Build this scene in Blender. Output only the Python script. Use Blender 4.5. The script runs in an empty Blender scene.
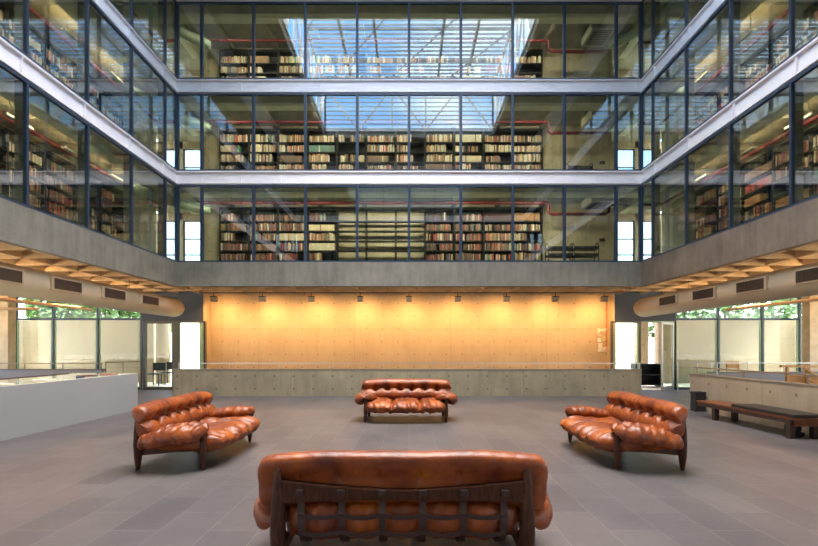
import bpy, math, random
from mathutils import Vector, Matrix
random.seed(7)
S = bpy.context.scene
COL = S.collection
PI = math.pi
F = 450.0          # focal length in pixels
EYE = 1.45
LV = [3.96, 6.66, 9.37, 12.08]      # gallery floor levels
HX = 6.86                            # half width of the atrium
YB, YN = 13.3, -0.42                 # far and near glass planes

# ------------------------------------------------------------------ materials
def nt(m): return m.node_tree.nodes, m.node_tree.links
def mat(name, col=(.5, .5, .5), rough=.6, metal=0, spec=.5, noise=0, nscale=6, col2=None, bump=0, bscale=40, coat=0, emit=None, es=0, stretch=None):
    m = bpy.data.materials.new(name); m.use_nodes = True
    N, L = nt(m); b = N['Principled BSDF']
    b.inputs['Base Color'].default_value = (*col, 1)
    b.inputs['Roughness'].default_value = rough
    b.inputs['Metallic'].default_value = metal
    b.inputs['Specular IOR Level'].default_value = spec
    b.inputs['Coat Weight'].default_value = coat
    if emit:
        b.inputs['Emission Color'].default_value = (*emit, 1)
        b.inputs['Emission Strength'].default_value = es
    tc = N.new('ShaderNodeTexCoord')
    src = tc.outputs['Object']
    if stretch:
        mp = N.new('ShaderNodeMapping'); mp.inputs['Scale'].default_value = stretch
        L.new(src, mp.inputs['Vector']); src = mp.outputs['Vector']
    if noise or col2:
        n = N.new('ShaderNodeTexNoise'); n.inputs['Scale'].default_value = nscale; n.inputs['Detail'].default_value = 6
        L.new(src, n.inputs['Vector'])
        r = N.new('ShaderNodeValToRGB'); L.new(n.outputs['Fac'], r.inputs['Fac'])
        c2 = col2 or tuple(max(0, c * (1 - noise)) for c in col)
        r.color_ramp.elements[0].position = .35; r.color_ramp.elements[1].position = .65
        r.color_ramp.elements[0].color = (*c2, 1); r.color_ramp.elements[1].color = (*col, 1)
        L.new(r.outputs['Color'], b.inputs['Base Color'])
    if bump:
        n2 = N.new('ShaderNodeTexNoise'); n2.inputs['Scale'].default_value = bscale; n2.inputs['Detail'].default_value = 4
        L.new(src, n2.inputs['Vector'])
        bp = N.new('ShaderNodeBump'); bp.inputs['Strength'].default_value = bump; bp.inputs['Distance'].default_value = .01
        L.new(n2.outputs['Fac'], bp.inputs['Height']); L.new(bp.outputs['Normal'], b.inputs['Normal'])
    return m

def concrete(name, col, dark, axis='X', tie=None, seam=None, vstain=True, rough=.75):
    """board concrete; tie=(u spacing, v spacing, u0, v0, radius) rows of tie holes; seam=(u, v, u0, v0) joint lines"""
    m = bpy.data.materials.new(name); m.use_nodes = True
    N, L = nt(m); b = N['Principled BSDF']; b.inputs['Roughness'].default_value = rough
    g = N.new('ShaderNodeNewGeometry'); sp = N.new('ShaderNodeSeparateXYZ'); L.new(g.outputs['Position'], sp.inputs[0])
    u, v = sp.outputs[axis], sp.outputs['Z']
    n = N.new('ShaderNodeTexNoise'); n.inputs['Scale'].default_value = 1.3; n.inputs['Detail'].default_value = 8; n.inputs['Roughness'].default_value = .65
    L.new(g.outputs['Position'], n.inputs['Vector'])
    mp = N.new('ShaderNodeMapping'); mp.inputs['Scale'].default_value = (5, 5, .6); L.new(g.outputs['Position'], mp.inputs['Vector'])
    n2 = N.new('ShaderNodeTexNoise'); n2.inputs['Scale'].default_value = 1.6; n2.inputs['Detail'].default_value = 5
    L.new(mp.outputs['Vector'], n2.inputs['Vector'])
    def M(op, a, c=None, d=None):
        x = N.new('ShaderNodeMath'); x.operation = op
        for i, q in enumerate((a, c, d)):
            if q is None: continue
            if isinstance(q, (int, float)): x.inputs[i].default_value = q
            else: L.new(q, x.inputs[i])
        return x.outputs[0]
    f = M('ADD', M('MULTIPLY', n.outputs['Fac'], .65), M('MULTIPLY', n2.outputs['Fac'], .35 if vstain else .05))
    r = N.new('ShaderNodeValToRGB'); r.color_ramp.elements[0].position = .36; r.color_ramp.elements[1].position = .64
    r.color_ramp.elements[0].color = (*dark, 1); r.color_ramp.elements[1].color = (*col, 1)
    L.new(f, r.inputs['Fac'])
    out = r.outputs['Color']
    def dark_mask(fac, amt, prev, c=(.10, .075, .045)):
        mx = N.new('ShaderNodeMix'); mx.data_type = 'RGBA'
        L.new(M('MULTIPLY', fac, amt), mx.inputs['Factor']); L.new(prev, mx.inputs[6]); mx.inputs[7].default_value = (*c, 1)
        return mx.outputs[2]
    def cell(a, s, o):   # signed distance to the nearest multiple
        q = M('FRACT', M('ADD', M('DIVIDE', M('SUBTRACT', a, o), s), .5))
        return M('MULTIPLY', M('SUBTRACT', q, .5), s)
    if seam:
        su, sv, u0, v0 = seam
        lu = M('LESS_THAN', M('ABSOLUTE', cell(u, su, u0)), .008)
        lv = M('LESS_THAN', M('ABSOLUTE', cell(v, sv, v0)), .008)
        out = dark_mask(M('MAXIMUM', lu, lv), .45, out, tuple(c * .45 for c in dark))
    if tie:
        su, sv, u0, v0, rad = tie
        du, dv = cell(u, su, u0), cell(v, sv, v0)
        d = M('SQRT', M('ADD', M('MULTIPLY', du, du), M('MULTIPLY', dv, dv)))
        out = dark_mask(M('LESS_THAN', d, rad), .8, out)
    L.new(out, b.inputs['Base Color'])
    bp = N.new('ShaderNodeBump'); bp.inputs['Strength'].default_value = .25; bp.inputs['Distance'].default_value = .02
    n3 = N.new('ShaderNodeTexNoise'); n3.inputs['Scale'].default_value = 25; L.new(g.outputs['Position'], n3.inputs['Vector'])
    L.new(n3.outputs['Fac'], bp.inputs['Height']); L.new(bp.outputs['Normal'], b.inputs['Normal'])
    return m

def glass(name, f0, tint, ex=4.5):
    m = bpy.data.materials.new(name); m.use_nodes = True
    N, L = nt(m); N.remove(N['Principled BSDF']); o = N['Material Output']
    lw = N.new('ShaderNodeLayerWeight'); lw.inputs['Blend'].default_value = .5
    p = N.new('ShaderNodeMath'); p.operation = 'POWER'; p.inputs[1].default_value = ex; L.new(lw.outputs['Facing'], p.inputs[0])
    q = N.new('ShaderNodeMath'); q.operation = 'MULTIPLY_ADD'; q.inputs[1].default_value = 1 - f0; q.inputs[2].default_value = f0
    L.new(p.outputs[0], q.inputs[0])
    t = N.new('ShaderNodeBsdfTransparent'); t.inputs['Color'].default_value = (*tint, 1)
    g = N.new('ShaderNodeBsdfGlossy'); g.inputs['Roughness'].default_value = 0
    mx = N.new('ShaderNodeMixShader'); L.new(q.outputs[0], mx.inputs[0]); L.new(t.outputs[0], mx.inputs[1]); L.new(g.outputs[0], mx.inputs[2])
    L.new(mx.outputs[0], o.inputs['Surface'])
    return m

def floor_mat():
    m = bpy.data.materials.new('floor_stone'); m.use_nodes = True
    N, L = nt(m); b = N['Principled BSDF']
    g = N.new('ShaderNodeNewGeometry')
    mp = N.new('ShaderNodeMapping'); mp.inputs['Rotation'].default_value = (0, 0, PI / 2); L.new(g.outputs['Position'], mp.inputs['Vector'])
    br = N.new('ShaderNodeTexBrick'); L.new(mp.outputs['Vector'], br.inputs['Vector'])
    br.offset = .5; br.inputs['Scale'].default_value = 1
    br.inputs['Brick Width'].default_value = .79; br.inputs['Row Height'].default_value = .395
    br.inputs['Mortar Size'].default_value = .004; br.inputs['Mortar Smooth'].default_value = .3; br.inputs['Bias'].default_value = 0
    br.inputs['Color1'].default_value = (.112, .098, .101, 1); br.inputs['Color2'].default_value = (.078, .069, .075, 1)
    br.inputs['Mortar'].default_value = (.165, .148, .146, 1)
    n = N.new('ShaderNodeTexNoise'); n.inputs['Scale'].default_value = 1.1; n.inputs['Detail'].default_value = 9; n.inputs['Roughness'].default_value = .7
    L.new(g.outputs['Position'], n.inputs['Vector'])
    r = N.new('ShaderNodeValToRGB'); r.color_ramp.elements[0].position = .3; r.color_ramp.elements[1].position = .7
    r.color_ramp.elements[0].color = (.74, .74, .75, 1); r.color_ramp.elements[1].color = (1.15, 1.12, 1.08, 1)
    L.new(n.outputs['Fac'], r.inputs['Fac'])
    mx = N.new('ShaderNodeMix'); mx.data_type = 'RGBA'; mx.blend_type = 'MULTIPLY'; mx.inputs['Factor'].default_value = 1
    L.new(br.outputs['Color'], mx.inputs[6]); L.new(r.outputs['Color'], mx.inputs[7])
    L.new(mx.outputs[2], b.inputs['Base Color'])
    b.inputs['Roughness'].default_value = .42; b.inputs['Specular IOR Level'].default_value = .45
    n2 = N.new('ShaderNodeTexNoise'); n2.inputs['Scale'].default_value = 18; L.new(g.outputs['Position'], n2.inputs['Vector'])
    bp = N.new('ShaderNodeBump'); bp.inputs['Strength'].default_value = .12; bp.inputs['Distance'].default_value = .01
    L.new(n2.outputs['Fac'], bp.inputs['Height']); L.new(bp.outputs['Normal'], b.inputs['Normal'])
    return m

def leather_mat():
    m = bpy.data.materials.new('cognac_leather'); m.use_nodes = True
    N, L = nt(m); b = N['Principled BSDF']
    tc = N.new('ShaderNodeTexCoord')
    n = N.new('ShaderNodeTexNoise'); n.inputs['Scale'].default_value = 3.2; n.inputs['Detail'].default_value = 8; n.inputs['Roughness'].default_value = .62
    L.new(tc.outputs['Object'], n.inputs['Vector'])
    r = N.new('ShaderNodeValToRGB')
    r.color_ramp.elements[0].position = .34; r.color_ramp.elements[1].position = .68
    r.color_ramp.elements[0].color = (.105, .018, .005, 1); r.color_ramp.elements[1].color = (.36, .088, .008, 1)
    e = r.color_ramp.elements.new(.5); e.color = (.22, .046, .007, 1)
    L.new(n.outputs['Fac'], r.inputs['Fac']); L.new(r.outputs['Color'], b.inputs['Base Color'])
    b.inputs['Roughness'].default_value = .42; b.inputs['Specular IOR Level'].default_value = .5
    v = N.new('ShaderNodeTexNoise'); v.inputs['Scale'].default_value = 16; v.inputs['Detail'].default_value = 5; v.inputs['Distortion'].default_value = 1.0
    L.new(tc.outputs['Object'], v.inputs['Vector'])
    bp = N.new('ShaderNodeBump'); bp.inputs['Strength'].default_value = .22; bp.inputs['Distance'].default_value = .02
    L.new(v.outputs['Fac'], bp.inputs['Height']); L.new(bp.outputs['Normal'], b.inputs['Normal'])
    return m

M_ = {}
M_['floor'] = floor_mat()
M_['fascia'] = concrete('fascia_concrete', (.215, .205, .172), (.125, .118, .098), seam=(50, 50, 7, 7))
M_['soffit'] = mat('soffit_concrete', (.62, .46, .27), .8, noise=.25, nscale=3, bump=.2)
M_['gallery_conc'] = mat('gallery_concrete', (.52, .50, .40), .8, noise=.3, nscale=2.5, bump=.2)
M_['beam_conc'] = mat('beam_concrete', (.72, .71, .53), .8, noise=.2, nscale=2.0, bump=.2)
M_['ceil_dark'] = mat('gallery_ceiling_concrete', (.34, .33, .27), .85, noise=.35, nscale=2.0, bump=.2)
M_['core'] = concrete('core_wall_concrete', (.60, .47, .30), (.50, .38, .235), tie=(.56, .445, .18, .30, .021), seam=(3.36, 1.80, -1.9, 2.05))
M_['core_up'] = concrete('gallery_wall_concrete', (.60, .50, .34), (.44, .37, .25), tie=(.60, .45, .2, .3, .02), seam=(2.4, 50, .5, 7))
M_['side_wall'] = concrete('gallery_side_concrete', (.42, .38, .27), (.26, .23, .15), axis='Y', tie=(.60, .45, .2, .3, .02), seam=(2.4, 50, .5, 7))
M_['low'] = concrete('low_wall_concrete', (.29, .245, .16), (.19, .165, .11), tie=(.573, .375, .03, .215, .030), seam=(3.44, 50, -.05, 7))
M_['low_side'] = concrete('bench_wall_concrete', (.40, .31, .215), (.29, .22, .15), axis='Y', tie=(.56, 50, 7.67, .63, .026), seam=(2.24, 50, 8.41, 7))
M_['court'] = concrete('courtyard_concrete', (.44, .34, .23), (.35, .27, .175), tie=(.62, .62, .2, .3, .025), seam=(2.4, 1.2, .5, .6))
M_['court_side'] = concrete('courtyard_side_concrete', (.66, .57, .40), (.50, .43, .30), axis='Y', tie=(.62, .62, .2, .3, .025), seam=(2.4, 1.2, .5, .6))
M_['plinth'] = mat('white_plinth_paint', (.31, .315, .325), .55, noise=.04, nscale=2)
M_['white'] = mat('white_steel_paint', (.90, .87, .87), .45, noise=.05, nscale=4)
M_['whitetruss'] = mat('truss_white_paint', (.80, .82, .84), .5)
M_['louvre'] = mat('roof_louvre_grey', (.42, .46, .48), .6)
M_['mullion'] = mat('mullion_blue_black', (.022, .042, .075), .35)
M_['fin'] = mat('mullion_fin_bronze', (.10, .095, .07), .5)
M_['greenedge'] = mat('green_glass_edge', (.25, .42, .22), .3)
M_['darkmetal'] = mat('dark_metal', (.02, .02, .022), .45)
M_['steel'] = mat('brushed_steel', (.48, .47, .44), .35, metal=.8)
M_['brass'] = mat('warm_steel', (.62, .50, .30), .4, metal=.5)
M_['leather'] = leather_mat()
M_['wood'] = mat('dark_rosewood', (.085, .030, .015), .45, noise=.5, nscale=9, stretch=(6, 6, 1), spec=.2)
M_['strap'] = mat('dark_strap_leather', (.035, .014, .010), .45, bump=.2)
M_['benchwood'] = mat('bench_wood', (.20, .062, .026), .35, noise=.45, nscale=8, stretch=(1, 8, 1))
M_['benchdark'] = mat('bench_dark_wood', (.045, .022, .016), .4, noise=.3, nscale=8)
M_['pad'] = mat('black_seat_pad', (.018, .015, .014), .4, bump=.3)
M_['bin'] = mat('charcoal_bin', (.025, .022, .024), .7, noise=.5, nscale=30, bump=.5)
M_['bagcloth'] = mat('black_bag_cloth', (.015, .015, .018), .75)
M_['duct'] = mat('duct_paint', (.62, .52, .37), .5, noise=.08, nscale=2, metal=.15)
M_['grille'] = mat('grille_brown', (.075, .048, .032), .55)
M_['grilleframe'] = mat('grille_frame', (.52, .40, .27), .5)
M_['pipe'] = mat('red_sprinkler_pipe', (.11, .005, .008), .45)
M_['foil'] = mat('foil_duct_wrap', (.30, .36, .26), .6, metal=.1, bump=.8, bscale=9)
M_['tube'] = mat('lamp_tube_housing', (.78, .58, .40), .45)
M_['panelblue'] = mat('blue_grey_panel', (.045, .060, .090), .6)
M_['acwhite'] = mat('ac_casing', (.42, .40, .32), .5)
M_['shelfblack'] = mat('bookcase_black_steel', (.010, .010, .011), .6, spec=.15)
M_['glass'] = glass('atrium_glass', .12, (.90, .955, .93), 2.8)
M_['vitrine'] = glass('vitrine_glass', .02, (.97, .99, .98), 7)
M_['clear'] = glass('clear_glass', .03, (.93, .985, .95))
M_['leaf'] = mat('leaf_green', (.17, .32, .09), .55, noise=.5, nscale=3)
M_['bark'] = mat('bark', (.12, .08, .05), .9, noise=.4, nscale=12)
M_['paving'] = mat('courtyard_paving', (.50, .43, .32), .8, noise=.2, nscale=3)
M_['woodlight'] = mat('stair_wood', (.62, .36, .10), .4, noise=.2, nscale=6)
M_['warmlamp'] = mat('warm_lamp_lens', (1, .8, .5), .4, emit=(1, .62, .25), es=6)
M_['coollamp'] = mat('lamp_lens', (1, .95, .85), .4, emit=(1, .86, .62), es=9)
M_['paper'] = mat('paper', (.75, .70, .58), .7)
M_['booklet_refl'] = mat('brown_booklet_reflection', (.10, .05, .035), .9)  # brown booklet colour, also the painted reflection on the plinth glass
M_['redink'] = mat('red_vinyl', (.70, .04, .02), .5)
M_['whiteink'] = mat('white_vinyl', (.85, .82, .74), .5)
M_['greenink'] = mat('pale_green_vinyl', (.55, .62, .32), .5)
M_['blueink'] = mat('navy_object', (.03, .05, .14), .5)

# ------------------------------------------------------------------ mesh helpers
class MB:
    def __init__(s): s.v = []; s.f = []; s.mi = []; s.sm = []
    def add(s, vs, fs, mi=0, smooth=False):
        o = len(s.v); s.v += [tuple(v) for v in vs]
        for f in fs: s.f.append(tuple(i + o for i in f)); s.mi.append(mi); s.sm.append(smooth)
        return s
    def box(s, x0, x1, y0, y1, z0, z1, mi=0):
        return s.add([(x0, y0, z0), (x1, y0, z0), (x1, y1, z0), (x0, y1, z0), (x0, y0, z1), (x1, y0, z1), (x1, y1, z1), (x0, y1, z1)],
                     [(0, 3, 2, 1), (4, 5, 6, 7), (0, 1, 5, 4), (1, 2, 6, 5), (2, 3, 7, 6), (3, 0, 4, 7)], mi)
    def bar(s, a, b, w, h, mi=0, up=(0, 0, 1)):
        a = Vector(a); b = Vector(b); d = (b - a).normalized(); up = Vector(up)
        if abs(d.dot(up)) > .98: up = Vector((0, 1, 0))
        x = d.cross(up).normalized() * w / 2; y = x.cross(d).normalized() * h / 2
        vs = [p + sx * x + sy * y for p in (a, b) for sx, sy in ((-1, -1), (1, -1), (1, 1), (-1, 1))]
        return s.add(vs, [(0, 3, 2, 1), (4, 5, 6, 7), (0, 1, 5, 4), (1, 2, 6, 5), (2, 3, 7, 6), (3, 0, 4, 7)], mi)
    def tube(s, pts, r, n=10, mi=0):
        pts = [Vector(p) for p in pts]; rr = r if isinstance(r, (list, tuple)) else [r] * len(pts)
        rings = []; prev = None
        for i, p in enumerate(pts):
            d = (pts[min(i + 1, len(pts) - 1)] - pts[max(i - 1, 0)]).normalized()
            if prev is None:
                x = d.cross(Vector((0, 0, 1)));
                if x.length < .05: x = d.cross(Vector((0, 1, 0)))
            else: x = prev - d * prev.dot(d)
            x.normalize(); prev = x; y = d.cross(x)
            rings.append([p + (x * math.cos(2 * PI * k / n) + y * math.sin(2 * PI * k / n)) * rr[i] for k in range(n)])
        vs = [v for rg in rings for v in rg]; fs = []
        for i in range(len(pts) - 1):
            for k in range(n): fs.append((i * n + k, i * n + (k + 1) % n, (i + 1) * n + (k + 1) % n, (i + 1) * n + k))
        fs.append(tuple(range(n - 1, -1, -1))); fs.append(tuple(range((len(pts) - 1) * n, len(pts) * n)))
        return s.add(vs, fs, mi, True)
    def build(s, name, mats, parent=None, loc=None, rot=None):
        me = bpy.data.meshes.new(name); me.from_pydata(s.v, [], s.f)
        mats = mats if isinstance(mats, (list, tuple)) else [mats]
        for m in mats: me.materials.append(M_[m] if isinstance(m, str) else m)
        me.polygons.foreach_set('material_index', s.mi); me.polygons.foreach_set('use_smooth', s.sm); me.update()
        o = bpy.data.objects.new(name, me); COL.objects.link(o)
        if parent: o.parent = parent
        if loc: o.location = loc
        if rot: o.rotation_euler = rot
        return o

def tag(o, label=None, cat=None, group=None, kind=None):
    if label: o['label'] = label
    if cat: o['category'] = cat
    if group: o['group'] = group
    if kind: o['kind'] = kind
    return o
def empty(name, loc=(0, 0, 0), rz=0, **k):
    o = bpy.data.objects.new(name, None); COL.objects.link(o); o.location = loc; o.rotation_euler = (0, 0, rz)
    return tag(o, **k)
def struct(name, mb, m, parent=None):
    o = mb.build(name, m, parent)
    if not parent: o['kind'] = 'structure'
    return o
def bevel(o, w, seg=2):
    b = o.modifiers.new('b', 'BEVEL'); b.width = w; b.segments = seg; b.limit_method = 'ANGLE'; return o
def copy_tree(o, parent=None):
    c = o.copy(); COL.objects.link(c); c.parent = parent
    for ch in [x for x in list(o.children)]: copy_tree(ch, c)
    return c
ORD = ['first', 'second', 'third', 'fourth', 'fifth', 'sixth', 'seventh', 'eighth', 'ninth', 'tenth', 'eleventh', 'twelfth', 'thirteenth', 'fourteenth', 'fifteenth', 'sixteenth',
       'seventeenth', 'eighteenth', 'nineteenth', 'twentieth', 'twenty-first', 'twenty-second', 'twenty-third', 'twenty-fourth', 'twenty-fifth', 'twenty-sixth', 'twenty-seventh',
       'twenty-eighth', 'twenty-ninth', 'thirtieth'] + ['%dth' % i for i in range(31, 60)]

def area_light(name, loc, rot, sx, sy, power, col, parent=None, spread=PI):
    l = bpy.data.lights.new(name, 'AREA'); l.shape = 'RECTANGLE'; l.size = sx; l.size_y = sy; l.energy = power; l.color = col; l.spread = spread
    o = bpy.data.objects.new(name, l); COL.objects.link(o); o.location = loc; o.rotation_euler = rot
    if parent: o.parent = parent
    return o

# ------------------------------------------------------------------ ground floor shell
struct('floor', MB().box(-14.2, 14.2, -6.1, 15.25, -.2, 0), 'floor')
struct('courtyard_ground', MB().box(-40, 40, 15.25, 60, -.2, -.01).box(-60, -14.2, -40, 60, -.2, -.012).box(14.2, 60, -40, 60, -.2, -.012).box(-60, 60, -60, -6.1, -.2, -.014), 'paving')
# concrete fascia ring under the galleries
fz0, fz1 = 3.25, LV[0]
struct('trim_1', MB().box(-HX, HX, YB, YB + .15, fz0, fz1), 'fascia')
struct('trim_2', MB().box(-HX - .15, -HX, YN - .15, YB + .15, fz0, fz1), 'fascia')
M_['fascia_warm'] = concrete('fascia_concrete_warm', (.205, .165, .125), (.12, .093, .07), axis='Y', seam=(50, 50, 7, 7))
struct('trim_3', MB().box(HX, HX + .15, YN - .15, YB + .15, fz0, fz1), 'fascia_warm')
struct('trim_4', MB().box(-HX, HX, YN - .15, YN, fz0, fz1), 'fascia')
# waffle ceiling over the ground floor
c = MB()
c.box(-14.2, -HX - .15, -6.1, 17.2, 3.6, 3.9).box(HX + .15, 14.2, -6.1, 17.2, 3.6, 3.9)
c.box(-HX - .15, HX + .15, YB + .15, 17.2, 3.6, 3.9).box(-HX - .15, HX + .15, -6.1, YN - .15, 3.6, 3.9)
def rib(mb, a, b, wt=.26, wb=.09):
    a = Vector(a); b = Vector(b); d = (b - a).normalized(); x = Vector((d.y, -d.x, 0))
    vs = []
    for p in (a, b):
        vs += [p + x * wb / 2 + Vector((0, 0, 3.25)), p - x * wb / 2 + Vector((0, 0, 3.25)), p - x * wt / 2 + Vector((0, 0, 3.6)), p + x * wt / 2 + Vector((0, 0, 3.6))]
    mb.add(vs, [(0, 1, 2, 3), (7, 6, 5, 4), (0, 4, 5, 1), (1, 5, 6, 2), (3, 2, 6, 7), (0, 3, 7, 4)])
for sx in (-1, 1):
    for x in (7.05, 7.86, 8.67, 10.2, 11.0, 11.8, 12.6, 13.4): rib(c, (sx * x, -6, 0), (sx * x, 15.7, 0))
    y = -5.6
    while y < 15.6:
        rib(c, (sx * 6.95, y, 0), (sx * 13.9, y, 0)); y += .775
    c.box(min(sx * 8.67, sx * 9.3), max(sx * 8.67, sx * 9.3), -6, 15.7, 3.25, 3.6)
for y in (13.5, 14.28, 15.06, 15.6): rib(c, (-7, y, 0), (7, y, 0))
for y in (-.7, -1.5, -2.3, -3.1, -3.9, -4.7): rib(c, (-7, y, 0), (7, y, 0))
x = -6.6
while x < 6.9:
    rib(c, (x, YB + .1, 0), (x, 15.7, 0)); rib(c, (x, -6, 0), (x, -.57, 0)); x += .775 * 2 / 1.55 * .99
struct('ceiling', c, 'soffit')
# the core wall (lit yellow) and ground floor rear
struct('wall_back', MB().box(-7.1, 7.1, 15.75, 16.9, 0, 3.6), 'core')
struct('wall_near', MB().box(-14.2, 14.2, -6.25, -6.1, 0, .9).box(-14.2, 14.2, -6.25, -6.1, 2.7, 3.6).box(-3, 3, -6.25, -6.1, .9, 2.7), 'fascia')
struct('wall_left', MB().box(-14.35, -14.2, -6.1, 15.4, 0, .8).box(-14.35, -14.2, -6.1, 15.4, 3.0, 3.6), 'fascia')
struct('wall_right', MB().box(14.2, 14.35, -6.1, 15.4, 0, .8).box(14.2, 14.35, -6.1, 15.4, 3.0, 3.6), 'fascia')

def low_wall(name, x0, x1, y0, y1, h, m, coping=None):
    o = MB().box(x0, x1, y0, y1, 0, h - .03).build(name, m)
    if coping: MB().box(x0 - .01, x1 + .01, y0 - .012, y1 + .012, h - .03, h).build('coping', coping, o)
    return o
M_['bronze'] = mat('bronze_rail', (.26, .19, .12), .4, metal=.3)
M_['coping'] = mat('coping_stone', (.20, .165, .12), .5)
tag(low_wall('parapet_wall', -6.97, 6.87, 13.3, 13.45, .80, 'low', 'coping'), 'long low concrete parapet with tie holes, in front of the lit yellow wall', 'parapet')
tag(low_wall('parapet_wall', -13.9, -9.1, 13.3, 13.45, .80, 'plinth', 'coping'), 'low pale parapet behind the white display plinth, along the glazing', 'parapet')
tag(low_wall('parapet_wall', 9.1, 13.9, 13.6, 13.75, .70, 'plinth', 'coping'), 'low pale parapet behind the bench wall, beside the wooden stair rails', 'parapet')
tag(low_wall('parapet_wall', 6.6, 6.78, 3.0, 10.57, .83, 'low_side', 'coping'), 'brown concrete parapet with one row of tie holes, behind the long bench', 'parapet')

def handrail(pts, posts, z0, label, group=None, m='steel', r=.02):
    root = empty('handrail', (pts[0][0], pts[0][1], z0), label=label, cat='handrail', group=group)
    off = Vector((pts[0][0], pts[0][1], z0))
    mb = MB()
    for a, b in zip(pts[:-1], pts[1:]): mb.bar(Vector(a) - off, Vector(b) - off, .05, .028)
    mb.build('rail', m, root)
    for p in posts:
        q = Vector(p) - off; MB().bar((q.x, q.y, 0), (q.x, q.y, q.z), .022, .022).build('post', m, root)
    return root
def px(xp, y): return (xp - 409) * y / F
zr = .965
for (a, b, lb) in ((178.6, 329.6, 'steel handrail on the long parapet, at the end nearer the white plinth'), (333, 483.4, 'middle steel handrail on the long parapet, above the distant sofa'),
                   (487, 640, 'steel handrail on the long parapet, at the end nearer the open door')):
    xa, xb = px(a, 13.37), px(b, 13.37); n = 4
    handrail([(xa, 13.37, zr), (xb, 13.37, zr)], [(xa + .02 + (xb - xa - .04) * k / (n - 1), 13.37, zr) for k in range(n)], .8, lb)
handrail([(-13.8, 13.37, .965), (-9.12, 13.37, .965)], [(-13.7 + k * 1.14, 13.37, .965) for k in range(5)], .8, 'steel handrail on the pale parapet behind the white display plinth', m='bronze')
handrail([(-9.1, 13.5, .99), (-8.45, 14.15, .99)], [(-9.1, 13.5, .99), (-8.78, 13.82, .99), (-8.45, 14.15, .99)], 0, 'short handrail turning the corner behind the white plinth, beside the closed glass door', m='bronze')
handrail([(9.1, 13.67, .965), (13.8, 13.67, .965)], [(9.2 + k * 1.1, 13.67, .965) for k in range(5)], .7, 'pale steel handrail beyond the bench wall, in front of the tall glazing')
handrail([(6.69, 10.5, .975), (6.69, 3.1, .975)], [(6.69, 10.45 - k * 1.45, .975) for k in range(6)], .83, 'brown steel handrail running along the top of the bench wall', m='bronze')
r0 = handrail([(8.30, 13.9, 1.0), (9.15, 13.3, .99)], [(8.30, 13.9, 1.0), (8.72, 13.6, 1.0), (9.12, 13.32, .99)], 0, 'short handrail with a glass balustrade, beside the open glass door', m='steel')
MB().bar((.02, -.02, .48), (.80, -.58, .48), .01, .74).build('glass_panel', 'clear', r0)

# ------------------------------------------------------------------ white display plinth
root = empty('display_plinth', (-6.97, 7.2, 0), label='long white display plinth with papers and a modelled brown reflection along its glass top', cat='display case')
MB().box(-.70, .70, -3.2, 3.2, 0, .838).build('plinth', 'plinth', root)
MB().box(-.69, .69, -3.19, 3.19, .838, .844).build('lining', 'paper', root)
MB().box(-.70, .70, -3.2, 3.2, .844, .850).build('glass_top', 'vitrine', root)
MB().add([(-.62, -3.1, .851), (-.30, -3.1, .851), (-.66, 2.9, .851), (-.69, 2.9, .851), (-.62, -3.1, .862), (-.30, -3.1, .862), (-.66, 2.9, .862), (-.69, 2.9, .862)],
         [(0, 3, 2, 1), (4, 5, 6, 7), (0, 1, 5, 4), (1, 2, 6, 5), (2, 3, 7, 6), (3, 0, 4, 7)]).build('reflection_strip', 'booklet_refl', root)  # solid tapering strip standing in for a dark reflection on the glass
book_y = [(-6.45, 7.1, .30, .2, 'paper', 'open cream booklet lying on the white plinth by its modelled reflection'), (-6.55, 8.1, .34, .2, 'paper', 'cream folded sheet on the white plinth, past the open booklet'),
          (-6.40, 8.75, .10, .08, 'blueink', 'small navy object beside the sheets on the white plinth'), (-6.62, 9.25, .22, .3, 'booklet_refl', 'brown booklet on the white plinth, beyond the navy object'),
          (-6.50, 9.75, .26, .22, 'redink', 'dull red booklet at the far end of the white plinth')]
M_['redbook'] = mat('faded_red_paper', (.35, .14, .10), .7)
for (x, y, w, d, m, lb) in book_y:
    o = MB().box(-w / 2, w / 2, -d / 2, d / 2, 0, .014).box(-w / 2 + .01, w / 2 - .01, -d / 2 + .01, d / 2 - .01, .014, .022).build('booklet' if m != 'blueink' else 'small_box', 'redbook' if m == 'redink' else m, None, (x, y, .851), (0, 0, random.uniform(-.3, .3)))
    tag(o, lb, 'booklet' if m != 'blueink' else 'box', 'papers on the white plinth')

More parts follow.
